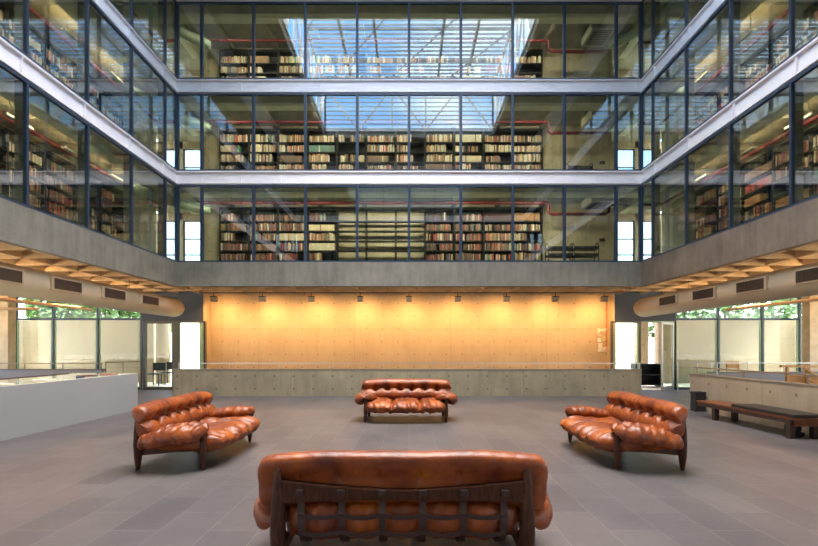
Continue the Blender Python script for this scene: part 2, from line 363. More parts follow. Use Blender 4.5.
# ------------------------------------------------------------------ sofas
def smooth_closed(pts, n):
    out = []; m = len(pts)
    for i in range(n):
        t = i * m / n; k = int(t); f = t - k
        p0, p1, p2, p3 = (Vector(pts[(k + j - 1) % m]) for j in range(4))
        out.append(.5 * ((2 * p1) + (-p0 + p2) * f + (2 * p0 - 5 * p1 + 4 * p2 - p3) * f * f + (-p0 + 3 * p1 - 3 * p2 + p3) * f ** 3))
    return out
def pad(name, section, a0, a1, parent, disp=None, axis='x', nu=72, nv=150, pe=12, qe=.5, shift=None, material='leather'):
    """closed soft cushion: section in (p,z) swept from a0 to a1"""
    sec = smooth_closed(section, nu); cx = sum(p.x for p in sec) / nu; cz = sum(p.y for p in sec) / nu
    nor = []
    for i in range(nu):
        d = sec[(i + 1) % nu] - sec[i - 1]; nn = Vector((d.y, -d.x)).normalized()
        nor.append(nn)
    area = sum(sec[i].x * sec[(i + 1) % nu].y - sec[(i + 1) % nu].x * sec[i].y for i in range(nu))
    if area < 0: nor = [-q for q in nor]
    vs = []; fs = []
    for j in range(nv + 1):
        # finer steps at the ends
        t = math.sin(PI / 2 * (2 * j / nv - 1)) * .35 + .65 * (2 * j / nv - 1)
        a = a0 + (a1 - a0) * (t + 1) / 2
        s = max(0.02, (1 - abs(t) ** pe)) ** qe
        dx, dz = shift(a, t) if shift else (0, 0)
        for i in range(nu):
            p = sec[i]; d = disp(p.x, p.y, a, i / nu, t) if disp else 0
            u = cx + (p.x - cx) * s + nor[i].x * d * s + dx; z = cz + (p.y - cz) * s + nor[i].y * d * s + dz
            vs.append((a, u, z) if axis == 'x' else (u, a, z))
    for j in range(nv):
        for i in range(nu):
            q = (j * nu + i, j * nu + (i + 1) % nu, (j + 1) * nu + (i + 1) % nu, (j + 1) * nu + i)
            fs.append(q)
    fs.append(tuple(range(nu))); fs.append(tuple(range(nv * nu, (nv + 1) * nu)))
    mb = MB().add(vs, fs, 0, True); o = mb.build(name, material, parent)
    me = o.data
    import bmesh
    bm = bmesh.new(); bm.from_mesh(me); bmesh.ops.recalc_face_normals(bm, faces=bm.faces); bm.to_mesh(me); bm.free()
    return o
def G(x, w): return math.exp(-(x / w) ** 2)
STR = [-.633, -.38, -.127, .127, .38, .633]
def make_sofa():
    root = empty('leather_sofa', (0, 0, 0))
    LX, LY = .775, .385
    # legs: front short, rear tall
    def leg(x, y, h, R, tilt):
        prof = [(0, .42), (.03, .52), (.22, .86), (.42, 1), (.62, .90), (.85, .62), (.97, .46), (1, .25)]
        pts = [(x + tilt * 0, y, h * t) for t, _ in prof]
        return MB().tube(pts, [R * q for _, q in prof], 14).build('leg', 'wood', root)
    for sx in (-1, 1):
        leg(sx * LX, -LY, .50, .040, 0); leg(sx * LX, LY, .705, .050, 0)
    # side rails and front rail
    for sx in (-1, 1):
        MB().bar((sx * (LX - .03), -LY, .27), (sx * (LX - .03), LY, .20), .03, .07).build('side_rail', 'wood', root)
        MB().bar((sx * LX, -LY, .42), (sx * LX, LY, .44), .03, .05).build('arm_rail', 'wood', root)
    MB().bar((-LX, -LY + .03, .255), (LX, -LY + .03, .255), .035, .075).build('front_rail', 'wood', root)
    # rear rail: tall at the ends, waisted in the middle
    n = 28; vs = []; fs = []
    for i in range(n + 1):
        t = -1 + 2 * i / n; x = t * LX; top = .628 - .062 * (1 - abs(t) ** 1.6); bot = .482 + .018 * (1 - t * t)
        for (y, z) in ((LY - .022, bot), (LY + .022, bot), (LY + .022, top), (LY - .022, top)): vs.append((x, y, z))
    for i in range(n):
        for k in range(4): fs.append((i * 4 + k, i * 4 + (k + 1) % 4, (i + 1) * 4 + (k + 1) % 4, (i + 1) * 4 + k))
    fs += [(0, 3, 2, 1), (n * 4, n * 4 + 1, n * 4 + 2, n * 4 + 3)]
    bevel(MB().add(vs, fs).build('back_rail', 'wood', root), .008)
    # webbing: six upright straps, pegged over the rear rail, two cross straps
    def strap_pt(x, s):   # s 0..1 from the rail down under the belly
        pr = [(.385, .50), (.395, .485), (.405, .465), (.432, .42), (.440, .36), (.425, .30), (.38, .245), (.30, .205), (.20, .19), (0, .175), (-.2, .185), (-.33, .22)]
        t = s * (len(pr) - 1); k = min(int(t), len(pr) - 2); f = t - k
        return Vector((x * (1 - .06 * s), pr[k][0] * (1 - f) + pr[k + 1][0] * f, pr[k][1] * (1 - f) + pr[k + 1][1] * f))
    for x in STR:
        mb = MB(); w = .021; P = [strap_pt(x, i / 32) for i in range(33)]
        vs = []; fs = []
        for i, p in enumerate(P):
            d = (P[min(i + 1, 32)] - P[max(i - 1, 0)]).normalized(); nn = Vector((1, 0, 0)).cross(d).normalized() * .004
            for q in (Vector((-w, 0, 0)) - nn, Vector((w, 0, 0)) - nn, Vector((w, 0, 0)) + nn, Vector((-w, 0, 0)) + nn): vs.append(p + q)
        for i in range(32):
            for k in range(4): fs.append((i * 4 + k, i * 4 + (k + 1) % 4, (i + 1) * 4 + (k + 1) % 4, (i + 1) * 4 + k))
        st = mb.add(vs, fs).build('strap', 'strap', root)
        bevel(MB().box(x - .024, x + .024, LY + .024, LY + .040, .528, .572).build('peg', 'strap', st), .006)
    for (yy, z, sag) in ((.436, .425, .035), (.425, .32, .045)):
        pts = []
        for i in range(61):
            x = -.633 + 1.266 * i / 60; ph = ((x + .633) % .253) / .253
            pts.append((x, yy + .006, z - sag * 4 * ph * (1 - ph) * .5))
        mb = MB(); vs = []; fs = []
        for p in pts:
            for q in ((0, -.004, -.013), (0, .004, -.013), (0, .004, .013), (0, -.004, .013)): vs.append(Vector(p) + Vector(q))
        for i in range(60):
            for k in range(4): fs.append((i * 4 + k, i * 4 + (k + 1) % 4, (i + 1) * 4 + (k + 1) % 4, (i + 1) * 4 + k))
        mb.add(vs, fs).build('cross_strap', 'strap', root)
    # back cushion
    bsec = [(.362, .650), (.392, .715), (.385, .768), (.325, .792), (.245, .768), (.205, .705), (.232, .640), (.255, .612), (.215, .585), (.165, .530), (.150, .460), (.185, .405), (.27, .40), (.33, .45), (.350, .53), (.352, .60)]
    def bd(y, z, x, u, t):
        d = 0
        dc = math.hypot(y - .255, z - .612)
        near = min(abs(x - s) for s in STR)
        d -= .075 * G(near, .042) * G(dc, .052)
        ph = math.cos(2 * PI * x / .253)          # +1 between tufts... tufts at odd half steps
        d += .010 * ph * G(dc - .045, .045) * (1 if y < .30 else 0)
        for s in STR:
            # pleats that leave the tufts upward and downward
            d -= .006 * G(x - s, .014) * G(dc, .085)
            d -= .003 * G(x - s - .05 * math.sin(9 * z), .010) * G(dc - .05, .06)
            d -= .016 * G(x - s - .02, .012) * G(z - .64, .05) * (1 if y > .34 else 0)
        d += .003 * math.sin(7.3 * x + 9 * z + 2 * math.sin(4 * x)) + .0012 * math.sin(57 * x + 20 * y)
        e = max(0, abs(t) - .93)
        return d - e * .05
    def bs(a, t): return (.004 * (abs(t) ** 2), -.026 * abs(t) ** 3 - .004 * math.cos(7 * a))
    pad('back_cushion', bsec, -.925, .925, root, bd, nu=80, nv=190, pe=34, qe=.42, shift=bs)
    # seat cushion, three puffs
    ssec = [(.300, .47), (.225, .415), (.08, .385), (-.10, .385), (-.28, .395), (-.44, .392), (-.555, .350), (-.580, .285), (-.51, .220), (-.36, .195), (-.2, .215), (0, .205), (.2, .215), (.335, .255), (.395, .33), (.400, .42), (.37, .47)]
    def sd(y, z, x, u, t):
        top = 1 if z > .30 and y < .3 else 0
        d = 0
        for s in (-.265, .265):
            d -= .040 * G(x - s, .030) * (top * .9 + .12) * (1 if y < .25 else .4)
        d += .030 * abs(math.cos(PI * x / .53)) ** .7 * top
        if top or y < -.40:
            w = x * 17 + 3.0 * math.sin(5 * y + 2 * x) + 2.2 * y
            fr = abs(math.sin(w)); d += .020 * (fr ** .7 - .6) * (1 if y < .15 else .4)
            d += .007 * math.sin(41 * x + 17 * y + 3 * math.sin(9 * y))
        for s in (-.53, 0, .53):
            d -= .030 * G(x - s, .05) * G(y + .08, .05) * top
        if y > .3 or z < .3:
            ph = ((x + .633) % .253) / .253
            d += .022 * math.sin(PI * ph) - .012
        d += .004 * math.sin(60 * x + 31 * z)
        return d
    def ss(a, t): return (-.012 * math.cos(3 * PI * a / 1.6), -.010 * abs(t) ** 4 - .012 * (1 - t * t))
    pad('seat_cushion', ssec, -.795, .795, root, sd, nu=88, nv=190, pe=14, shift=ss)
    # arm cushions draped over the arm rails
    for sx in (-1, 1):
        asec = [(-.215, .345), (-.245, .42), (-.205, .510), (-.11, .553), (-.01, .540), (.085, .570), (.165, .545), (.205, .475), (.165, .415), (.07, .425), (.0, .47), (-.05, .45), (-.10, .37), (-.16, .325)]
        asec = [(sx * LX - sx * x * .90, .45 + (z - .45) * .88) for x, z in asec]
        def ad(x, z, y, u, t):
            r = (sx * x - LX)
            d = .008 * math.sin(38 * y + 8 * z) + .012 * abs(math.sin(15 * y + 2 * math.sin(9 * z))) - .007
            d -= .016 * G(r, .02) * (z > .5)
            d += .012 * math.cos(2.2 * t) * (r > .1)
            d += .004 * math.sin(71 * y + 30 * x)
            return d
        def ash(a, t): return (0, -.012 * math.cos(t * 2) + .012 * (-t) - .075 * max(0, t + .2) ** 1.6)
        pad('arm_cushion', asec, -.445, .345, root, ad, axis='y', nu=64, nv=80, pe=6, qe=.55, shift=ash)
    return root
sofa = make_sofa()
sofas = [(-.04, 3.185, PI, 'tan leather sofa seen from behind, its strapped back to the camera'),
         (-.06, 9.035, 0, 'tan leather sofa facing the camera in front of the long concrete parapet'),
         (-2.81, 6.08, PI / 2, 'tan leather sofa standing beside the white display plinth'),
         (2.84, 6.08, -PI / 2, 'tan leather sofa standing on the side of the long bench')]
for i, (x, y, rz, lb) in enumerate(sofas):
    o = sofa if i == 0 else copy_tree(sofa)
    o.location = (x, y, 0); o.rotation_euler = (0, 0, rz)
    tag(o, lb, 'sofa', 'tufted leather sofas in a circle')

# ------------------------------------------------------------------ bench, bin, bag
root = empty('bench', (6.25, 8.1, 0), label='long low dark wooden bench with a bare reddish plank end, against the brown concrete parapet', cat='bench')
for y in (1.22, .35 - .85 + .0, -.98):
    pass
for (x, y) in ((-.19, .80), (.19, .80), (-.19, -.95), (.19, -.95)):
    bevel(MB().box(x - .045, x + .045, y - .045, y + .045, 0, .30).build('leg', 'benchdark', root), .006)
for x in (-.21, .21): MB().box(x - .02, x + .02, -1.0, 1.30, .235, .30).build('apron', 'benchdark', root)
MB().box(-.19, .19, -1.04, -1.0, .20, .30).build('apron', 'benchwood', root)
for k in range(3):
    bevel(MB().box(-.235 + k * .158, -.235 + k * .158 + .152, -1.10, 1.32, .30, .335).build('seat_plank', 'benchwood', root), .004)
o = bevel(MB().box(-.24, .24, -1.09, .30, 0, .055).build('seat_pad', 'pad', None, (6.25, 8.1, .336)), .012)
tag(o, 'long black pad lying on the reddish wooden bench', 'cushion')
bag = MB(); pts = []
for i in range(9):
    t = i / 8; pts.append((6.17 + .23 * t, 7.36, .135))
bag.tube(pts, [.03, .08, .105, .115, .118, .113, .095, .06, .02], 16)
o = bag.build('shoulder_bag', 'bagcloth'); tag(o, 'rounded black bag stowed under the bench end', 'bag')
MB().box(6.24, 6.42, 7.30, 7.40, 0, .06).build('foot', 'bagcloth', o)
root = empty('waste_bin', (6.445, 10.04, 0), label='square charcoal bin at the far end of the bench', cat='bin')
bevel(MB().box(-.115, .115, -.09, .09, .02, .42).build('body', 'bin', root), .01)
bevel(MB().box(-.125, .125, -.10, .10, .42, .455).build('lid', 'bin', root), .008)
MB().box(-.11, .11, -.09, .09, 0, .02).build('foot', 'steel', root)

# ------------------------------------------------------------------ front glazing of the ground floor (Y = 15.3)
GY = 15.3
wn = [0]
def window(parts, name=None):
    wn[0] += 1
    root = empty(name or 'window_%d' % wn[0], (0, 0, 0), kind='structure')
    for nm, mb, m in parts: mb.build(nm, m, root)
    return root
for sx in (-1, 1):
    edges = [9.08, 10.56, 12.08, 13.35] if sx < 0 else [9.02, 10.50, 12.0, 13.27]
    for i in range(3):
        a, b = edges[i], edges[i + 1]
        x0, x1 = (a, b) if sx > 0 else (-b, -a)
        mm = MB().box(x0 - .03, x0 + .03, GY - .05, GY + .05, 0, 3.2).box(x0, x1, GY - .03, GY + .03, 2.36, 2.43).box(x0, x1, GY - .03, GY + .03, 3.12, 3.2).box(x0, x1, GY - .03, GY + .03, 0, .08)
        if (i == 2 and sx > 0) or (i == 0 and sx < 0): mm.box(x1 - .03, x1 + .03, GY - .05, GY + .05, 0, 3.2)
        window([('mullion', mm, 'mullion'), ('glass_edge', MB().box(x0 + .03, x0 + .075, GY - .02, GY + .02, .08, 2.36).box(x1 - .09, x1 - .03, GY - .02, GY + .02, .08, 2.36), 'greenedge'),
                ('glass', MB().box(x0 + .03, x1 - .03, GY - .006, GY + .006, .08, 3.12), 'clear')])
    xa, xb = (13.45, 14.2) if sx > 0 else (-14.2, -13.45)
    window([('mullion', MB().box(xa, xb, GY - .03, GY + .03, 2.36, 2.43), 'mullion'), ('glass', MB().box(xa, xb, GY - .006, GY + .006, 0, 3.2), 'clear')])
    # concrete column and blue-grey panel
    xc = sx * 13.24
    o = MB().box(xc - .14, xc + .14, 14.7, 15.0, 0, 3.6).build('pillar', 'soffit'); tag(o, kind='structure')
    x0, x1 = (6.95, 9.02) if sx > 0 else (-9.05, -6.95)
    struct('wall_panel_%s' % ('right' if sx > 0 else 'left'), MB().box(x0, x1, GY - .04, GY + .06, 2.332, 3.6), 'panelblue')
struct('wall_outer_left', MB().box(-9.05, -7.1, 15.36, 15.4, 3.6, 3.9), 'soffit')
for sx in (-1, 1):
    u, v = sorted((sx * 6.93, sx * 6.97)); struct('wall_return_%s' % ('right' if sx > 0 else 'left'), MB().box(u, v, 15.25, 15.76, 0, 3.6), 'core')
def door_frame(x0, x1, parts_glass=True, z1=2.33, w=.06, m='fin'):
    return MB().box(x0, x0 + w, GY - .05, GY + .05, 0, z1).box(x1 - w, x1, GY - .05, GY + .05, 0, z1).box(x0 + w, x1 - w, GY - .05, GY + .05, z1 - w, z1).box(x0 + w, x1 - w, GY - .05, GY + .05, 0, .10)
# left: closed glass door and fixed light
x0, x1 = px(144, GY), px(175, GY)
d = empty('door_1', kind='structure'); door_frame(x0, x1, w=.085).build('door_frame', 'fin', d)
MB().box(x0 + .085, x1 - .085, GY - .006, GY + .006, .1, 2.27).build('glass', 'clear', d)
MB().tube([(x1 - .12, GY - .05, 1.05), (x1 - .12, GY - .11, 1.05), (x1 - .12, GY - .11, 1.40), (x1 - .12, GY - .05, 1.40)], .012, 8).build('door_handle', 'steel', d)
x0, x1 = px(177.5, GY), px(206, GY)
window([('window_frame', door_frame(x0, x1), 'fin'), ('glass_edge', MB().box(x0 + .06, x0 + .10, GY - .02, GY + .02, .1, 2.27).box(x1 - .22, x1 - .10, GY - .02, GY + .02, .1, 2.27), 'greenedge'), ('glass', MB().box(x0 + .06, x1 - .06, GY - .006, GY + .006, .1, 2.27), 'clear')])
# right: fixed light, doorway with a leaf standing open
x0, x1 = px(611, GY), px(640.5, GY)
window([('window_frame', door_frame(x0, x1), 'fin'), ('glass_edge', MB().box(x0 + .06, x0 + .16, GY - .02, GY + .02, .1, 2.27).box(x1 - .10, x1 - .06, GY - .02, GY + .02, .1, 2.27), 'greenedge'), ('glass', MB().box(x0 + .06, x1 - .06, GY - .006, GY + .006, .1, 2.27), 'clear')])
x1b = px(675, GY)
d = empty('door_2', kind='structure')
MB().box(x1b - .06, x1b, GY - .05, GY + .05, 0, 2.33).box(x1, x1b - .06, GY - .05, GY + .05, 2.28, 2.33).build('door_frame', 'greenedge', d)
hx = x1b - .10; lw = .82; an = math.radians(215)
lf = empty('door_leaf', (hx, GY - .08, 0), an); lf.parent = d
MB().box(0, .08, -.02, .02, .02, 2.28).box(lw - .08, lw, -.02, .02, .02, 2.28).box(.08, lw - .08, -.02, .02, 2.20, 2.28).box(.08, lw - .08, -.02, .02, .02, .14).build('leaf_frame', 'steel', lf)
MB().box(.08, lw - .08, -.005, .005, .14, 2.20).build('leaf_glass', 'clear', lf)
MB().tube([(lw - .05, .03, 1.0), (lw - .05, .09, 1.0), (lw - .05, .09, 1.3), (lw - .05, .03, 1.3)], .012, 8).build('door_handle', 'steel', lf)

struct('trim_60', MB().box(px(175, GY), px(177.5, GY), GY - .05, GY + .05, 0, 2.33), 'fin')
struct('trim_61', MB().box(px(206, GY), -6.90, GY - .05, GY + .05, 0, 2.33), 'fin')
# outside seen through the glazing
struct('wall_court_left', MB().box(-16.5, -10.55, 18.6, 18.9, 0, 2.55), 'court')
struct('wall_court_right', MB().box(10.2, 17, 18.4, 18.7, 0, 2.6), 'court')
struct('wall_court_far', MB().box(-9, 9, 24, 24.3, 0, 3.0), 'plinth')
for (x, y) in ((-10.0, 18.3), (9.55, 18.5)):
    o = MB().tube([(x, y, 0), (x, y, 4.2)], .26, 20).build('pillar', 'court'); tag(o, kind='structure')
struct('ceiling_canopy', MB().box(-15, -8.6, 17.3, 18.3, 3.35, 3.6).box(8.6, 15, 17.3, 18.3, 3.35, 3.6), 'soffit')
def leafball(cx, cy, cz, rx, ry, rz, n, s=.16):
    mb = MB()
    for _ in range(n):
        while True:
            p = Vector((random.uniform(-1, 1), random.uniform(-1, 1), random.uniform(-1, 1)))
            if .35 < p.length < 1: break
        p = Vector((cx + p.x * rx, cy + p.y * ry, cz + p.z * rz))
        a = Vector((random.gauss(0, 1), random.gauss(0, 1), random.gauss(0, 1))).normalized(); b = a.orthogonal().normalized(); q = random.uniform(.6, 1.2) * s
        mb.add([p - a * q, p + b * q * .45, p + a * q, p - b * q * .45], [(0, 1, 2, 3)])
    return mb
trees = [(-17.5, 17.2, 2.4, 1.9, 1.3, 2.4, 'tall green tree beyond the glazing at the plinth side'), (-14.2, 21.0, 3.6, 3.6, 1.4, 2.6, 'green tree rising behind the courtyard wall, beyond the plinth glazing'),
         (14.6, 20.8, 3.6, 4.6, 1.4, 2.6, 'green tree rising behind the courtyard wall, beyond the bench glazing'), (17.5, 17.0, 2.3, 1.9, 1.3, 2.3, 'tall green tree beyond the glazing at the bench side'),
         (-7.6, 19.5, .7, 1.4, .6, .6, 'low green shrub outside the closed glass door'), (8.3, 20.0, 1.2, .35, .6, 1.5, 'slim green shrub outside beside the yellow wall end')]
for (x, y, z, rx, ry, rz, lb) in trees:
    r = empty('tree' if z > 2 else 'shrub', (x, y, 0), label=lb, cat='tree' if z > 2 else 'shrub', group='greenery outside the glazing')
    leafball(0, 0, z, rx, ry, rz, 5000 if z > 2 else 600, .2).build('foliage', 'leaf', r)
    MB().tube([(0, 0, -.02), (.05, .05, z * .5), (0, 0, z)], [.12, .09, .04] if z > 2 else [.04, .03, .02], 8).build('trunk', 'bark', r)
# outdoor bookcase-like dark rack by the open door, chair and table beyond the glazing
r = empty('low_rack', (px(646, 16.6), 16.6, 0), label='dark low rack standing outside the open glass door', cat='rack')
MB().box(-.45, .45, -.2, .2, .80, .84).box(-.45, .45, -.2, .2, .42, .45).box(-.45, .45, -.2, .2, .05, .08).build('shelf', 'darkmetal', r)
for sx in (-1, 1): MB().box(sx * .45 - .02, sx * .45 + .02, -.2, .2, 0, .84).build('side_panel', 'darkmetal', r)
MB().box(-.43, .43, .18, .2, .05, .84).build('back_panel', 'bin', r)
for (x, lb) in ((px(156, 17.0), 'dark outdoor chair behind the closed glass door, nearer the plinth'), (px(170, 17.9), 'dark outdoor chair behind the closed glass door, nearer its handle')):
    r = empty('outdoor_chair', (x, 17.0 if 'plinth' in lb else 17.9, 0), label=lb, cat='chair', group='chairs outside the closed door')
    MB().box(-.24, .24, -.24, .24, .42, .46).build('seat', 'bin', r)
    MB().box(-.24, .24, .20, .24, .55, .85).build('backrest', 'bin', r)
    for a in (-1, 1):
        for b in (-1, 1): MB().box(a * .22 - .015, a * .22 + .015, b * .22 - .015, b * .22 + .015, 0, .42 if b < 0 else .85).build('leg', 'darkmetal', r)
r = empty('wooden_chair', (px(737, 14.6), 14.6, 0), label='light wooden chair whose back shows above the bench wall handrail', cat='chair')
bevel(MB().box(-.22, .22, -.2, .2, .42, .46).build('seat', 'woodlight', r), .01)
bevel(MB().box(-.23, .23, .18, .21, .76, .98).build('backrest', 'woodlight', r), .02)
for a in (-1, 1):
    for b in (-1, 1): MB().box(a * .19 - .018, a * .19 + .018, b * .18 - .018, b * .18 + .018, 0, .42 if b < 0 else .9).build('leg', 'woodlight', r)
# wooden stair rails descending beyond the bench wall
r = empty('stair_balustrade', (8.9, 10.6, 0), label='yellow wooden stair balustrade with sloping rails beyond the bench wall', cat='balustrade')
MB().bar((-.15, 0, 1.0), (1.8, 0, .97), .06, .05).build('top_rail', 'woodlight', r)
for k in range(3):
    MB().bar((.30 + .0 * k, -.12 - .02 * k, .97 - .20 * k), (1.02, -.12 - .02 * k, .52 - .20 * k), .04, .05).build('sloping_rail', 'woodlight', r)
for x in (-.02, .45, 1.6): MB().box(x, x + .05, -.03, .03, 0, .98).build('post', 'woodlight', r)
MB().box(0, 1.7, .02, .05, .25, .78).build('panel', 'woodlight', r)

# ------------------------------------------------------------------ ducts, linear lamps, track spotlights
for sx in (-1, 1):
    r = empty('ventilation_duct', (sx * 7.46, 0, 2.70), label='long round ventilation duct under the ceiling on the side of the %s' % ('bench' if sx > 0 else 'white plinth'), cat='duct', group='round ventilation ducts')
    R = .30; pts = [(0, 1.5, 0)] + [(0, 1.5 + 1.4 * k, 0) for k in range(1, 9)] + [(0, 14.2, 0)]; rr = [R] * len(pts)
    for k in range(1, 9):
        a = k / 8 * PI / 2; pts.append((0, 14.2 + .30 * 1.6 * math.sin(a), 0)); rr.append(max(.01, R * math.cos(a)))
    MB().tube(pts, rr, 32).build('duct_body', 'duct', r)
    for y in (3.4, 4.9, 6.4, 7.9, 9.4, 10.9, 12.4):
        X = -sx * .29
        g = MB(); xi, xo = (X - .05, X + .02) if sx > 0 else (X - .02, X + .05)
        g.box(xi, xo, y - .42, y + .42, -.11, .17)
        gr = g.build('grille_box', 'grilleframe', r); bevel(gr, .01)
        s = MB(); e = xi - .006 if sx > 0 else xo + .006
        s.box(min(e, e + .004), max(e, e + .004), y - .37, y + .37, -.075, .135)
        for k in range(19):
            yy = y - .36 + k * .04; s.box(min(e, e - sx * .012), max(e, e - sx * .012), yy - .007, yy + .007, -.075, .135)
        s.build('grille', 'grille', gr)
    for y in (4, 8, 12): MB().tube([(0, y, .28), (0, y, .54)], .005, 6).build('hanger', 'darkmetal', r)
    # linear lamps
    r = empty('linear_lamp', (sx * 9.5, 9.5, 2.56), label='long thin tube lamp hung beyond the duct, pointing at the %s' % ('open door' if sx > 0 else 'closed door'), cat='lamp', group='thin tube lamps')
    MB().tube([(0, -5.5, 0), (0, 4.0, 0)], .045, 12).build('tube', 'tube', r)
    for y in (-5, -2.5, 1.7, 3.9): MB().tube([(0, y, .03), (0, y, .72)], .008, 6).build('hanger', 'darkmetal', r)
    for y in (-3.2, .2, 3.0):
        MB().box(-.02, .02, y - .5, y + .5, .045, .05).build('lens', 'warmlamp', r)
        area_light('lamp_light', (0, y, .06), (PI, 0, 0), .1, 1.2, 60, (1, .58, .24), r)
r = empty('linear_lamp', (-12.4, 13.0, 2.55), label='shorter tube lamp hung crosswise beyond the plinth-side duct', cat='lamp', group='thin tube lamps')
MB().tube([(-1.4, 0, 0), (1.65, 0, 0)], .045, 12).build('tube', 'tube', r)
for x in (-1, 1.5): MB().tube([(x, 0, .03), (x, 0, .72)], .008, 6).build('hanger', 'darkmetal', r)

o = MB().box(-6.8, 6.8, 14.58, 14.62, 3.19, 3.22).build('lighting_track', 'darkmetal'); tag(o, 'thin black lighting track running in front of the yellow wall', 'track')
for k in range(9):
    x = (k - 4) * 48.8 / F * 14.6 + .0
    words = ['first', 'second', 'third', 'fourth', 'fifth', 'sixth', 'seventh', 'eighth', 'ninth'][k]
    r = empty('track_spotlight', (x, 14.6, 3.19), label='%s track spotlight along the yellow wall, counting from the plinth end' % words, cat='spotlight', group='track spotlights')
    MB().tube([(0, 0, 0), (0, 0, -.11)], .012, 8).build('stem', 'darkmetal', r)
    h = bevel(MB().box(-.09, .09, -.07, .10, -.27, -.11).build('housing', 'acwhite', r), .01)
    MB().box(-.10, .10, -.08, .02, -.125, -.10).build('bracket', 'darkmetal', r)
    MB().box(-.075, .075, .1, .105, -.26, -.13).build('lens', 'warmlamp', h)
    l = bpy.data.lights.new('spot_light', 'SPOT'); l.energy = 108; l.color = (1, .54, .19); l.spot_size = math.radians(150); l.spot_blend = 1; l.shadow_soft_size = .06
    lo = bpy.data.objects.new('spot_light', l); COL.objects.link(lo); lo.parent = r; lo.location = (0, .16, -.20)
    lo.rotation_euler = (math.radians(38), 0, 0)
# vinyl sign at the end of the yellow wall
r = empty('wall_sign', (px(604.5, 15.74), 15.735, 0), label='vertical red lettering over white graphics at the end of the yellow wall', cat='sign')
def zz(yp, Y=15.74): return EYE + (347 - yp) * Y / F
w = MB(); z = zz(304.5)
while z > zz(350):
    h = random.choice((.035, .05, .06)); k = random.randint(0, 3)
    w.box(.04, .10, -.004, 0, z - h * .35, z)
    if k != 1: w.box(.04, .06, -.004, 0, z - h, z)
    if k != 2: w.box(.08, .10, -.004, 0, z - h, z - h * .5)
    z -= h + .018
w.build('red_lettering', 'redink', r)
w = MB()
for (a, b, c_, d_) in ((-.24, -.18, 328, 333.5), (-.18, .02, 329, 331), (-.05, .18, 328.5, 330), (-.2, -.1, 335, 336), (-.24, -.12, 338, 342), (-.22, -.08, 343, 350), (-.05, .16, 347, 351), (-.24, .16, 350, 352)):
    w.box(a, b, -.003, 0, zz(d_), zz(c_))
w.build('white_graphic', 'whiteink', r)
MB().box(-.08, .04, -.002, 0, zz(341), zz(336)).build('green_graphic', 'greenink', r)

# ------------------------------------------------------------------ galleries
hole_y0, hole_y1 = YN - .1, YB + .1
GX = 9.15
for k in range(4):
    z1 = LV[k]; z0 = z1 - .18
    if k == 0: continue
    s = MB()
    s.box(-GX - .2, -HX - .1, -3.1, 17.2, z0, z1).box(HX + .1, GX + .2, -3.1, 17.2, z0, z1)
    s.box(-HX - .1, HX + .1, hole_y1, 17.2, z0, z1).box(-HX - .1, HX + .1, -3.1, hole_y0, z0, z1)
    # shallow ribs
    for i in range(-4, 5): s.box(i * 1.535 - .07, i * 1.535 + .07, 14.1, 15.7, z0 - .16, z0)
    for sx in (-1, 1):
        for i in range(11):
            yy = 12.72 - i * 1.54
            a, b = sorted((sx * 7.6, sx * 9.1)); s.box(a, b, yy - .07, yy + .07, z0 - .16, z0)
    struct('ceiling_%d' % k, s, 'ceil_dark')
    # edge beam with sloping outer face
    zb = z0 - .38
    e = MB()
    def prism(mb, pts, a, b, axis):
        n = len(pts); vs = [((a, p, q) if axis == 'x' else (p, a, q)) for p, q in pts] + [((b, p, q) if axis == 'x' else (p, b, q)) for p, q in pts]
        mb.add(vs, [tuple(range(n)), tuple(range(2 * n - 1, n - 1, -1))] + [(i, (i + 1) % n, n + (i + 1) % n, n + i) for i in range(n)])
    prism(e, [(13.62, z0), (13.66, zb + .05), (13.74, zb), (14.02, zb), (14.02, z0)], -7.5, 7.5, 'x')
    for sx in (-1, 1):
        prism(e, [(sx * 7.18, z0), (sx * 7.22, zb + .05), (sx * 7.30, zb), (sx * 7.55, zb), (sx * 7.55, z0)], -3, 14.02, 'y')
        prism(e, [(sx * 7.30, z0), (sx * 7.30, zb), (sx * 7.55, zb), (sx * 7.55, z0)], 14.02, 15.7, 'y')
    prism(e, [(YN - .3, z0), (YN - .34, zb), (YN - .62, zb), (YN - .7, z0)], -7.5, 7.5, 'x')
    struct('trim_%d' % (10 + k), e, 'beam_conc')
# white steel channel bands
def channel(name, a, b, axis, k, sgn):
    z1 = LV[k]; z0 = z1 - .42
    # profile offsets: p away from the void
    P = [(0, z1), (0, z1 - .035), (.05, z1 - .045), (.05, z0 + .085), (0, z0 + .075), (0, z0 + .04), (.04, z0 + .03), (.04, z0), (.14, z0), (.14, z1)]
    base = {'back': YB, 'near': YN, 'left': -HX, 'right': HX}[axis]
    pts = [(base + sgn * p, z) for p, z in P]; n = len(pts)
    ax = axis in ('back', 'near')
    vs = [((a, p, q) if ax else (p, a, q)) for p, q in pts] + [((b, p, q) if ax else (p, b, q)) for p, q in pts]
    fs = [tuple(range(n)), tuple(range(2 * n - 1, n - 1, -1))] + [(i, (i + 1) % n, n + (i + 1) % n, n + i) for i in range(n)]
    root = MB().add(vs, fs).build(name, 'white'); root['kind'] = 'structure'
    t = a + .77
    while t < b - .1:
        lo, hi = sorted((base + sgn * .006, base + sgn * .05))
        if ax: MB().box(t - .008, t + .008, base + sgn * .035 if sgn > 0 else base - .05, base + .05 if sgn > 0 else base - .035, z0 + .085, z1 - .045).build('stiffener', 'white', root)
        else: MB().box(lo, hi, t - .018, t + .018, z0 + .085, z1 - .045).build('stiffener', 'white', root)
        t += 1.54 if not ax else 1.17
    return root
tn = 20
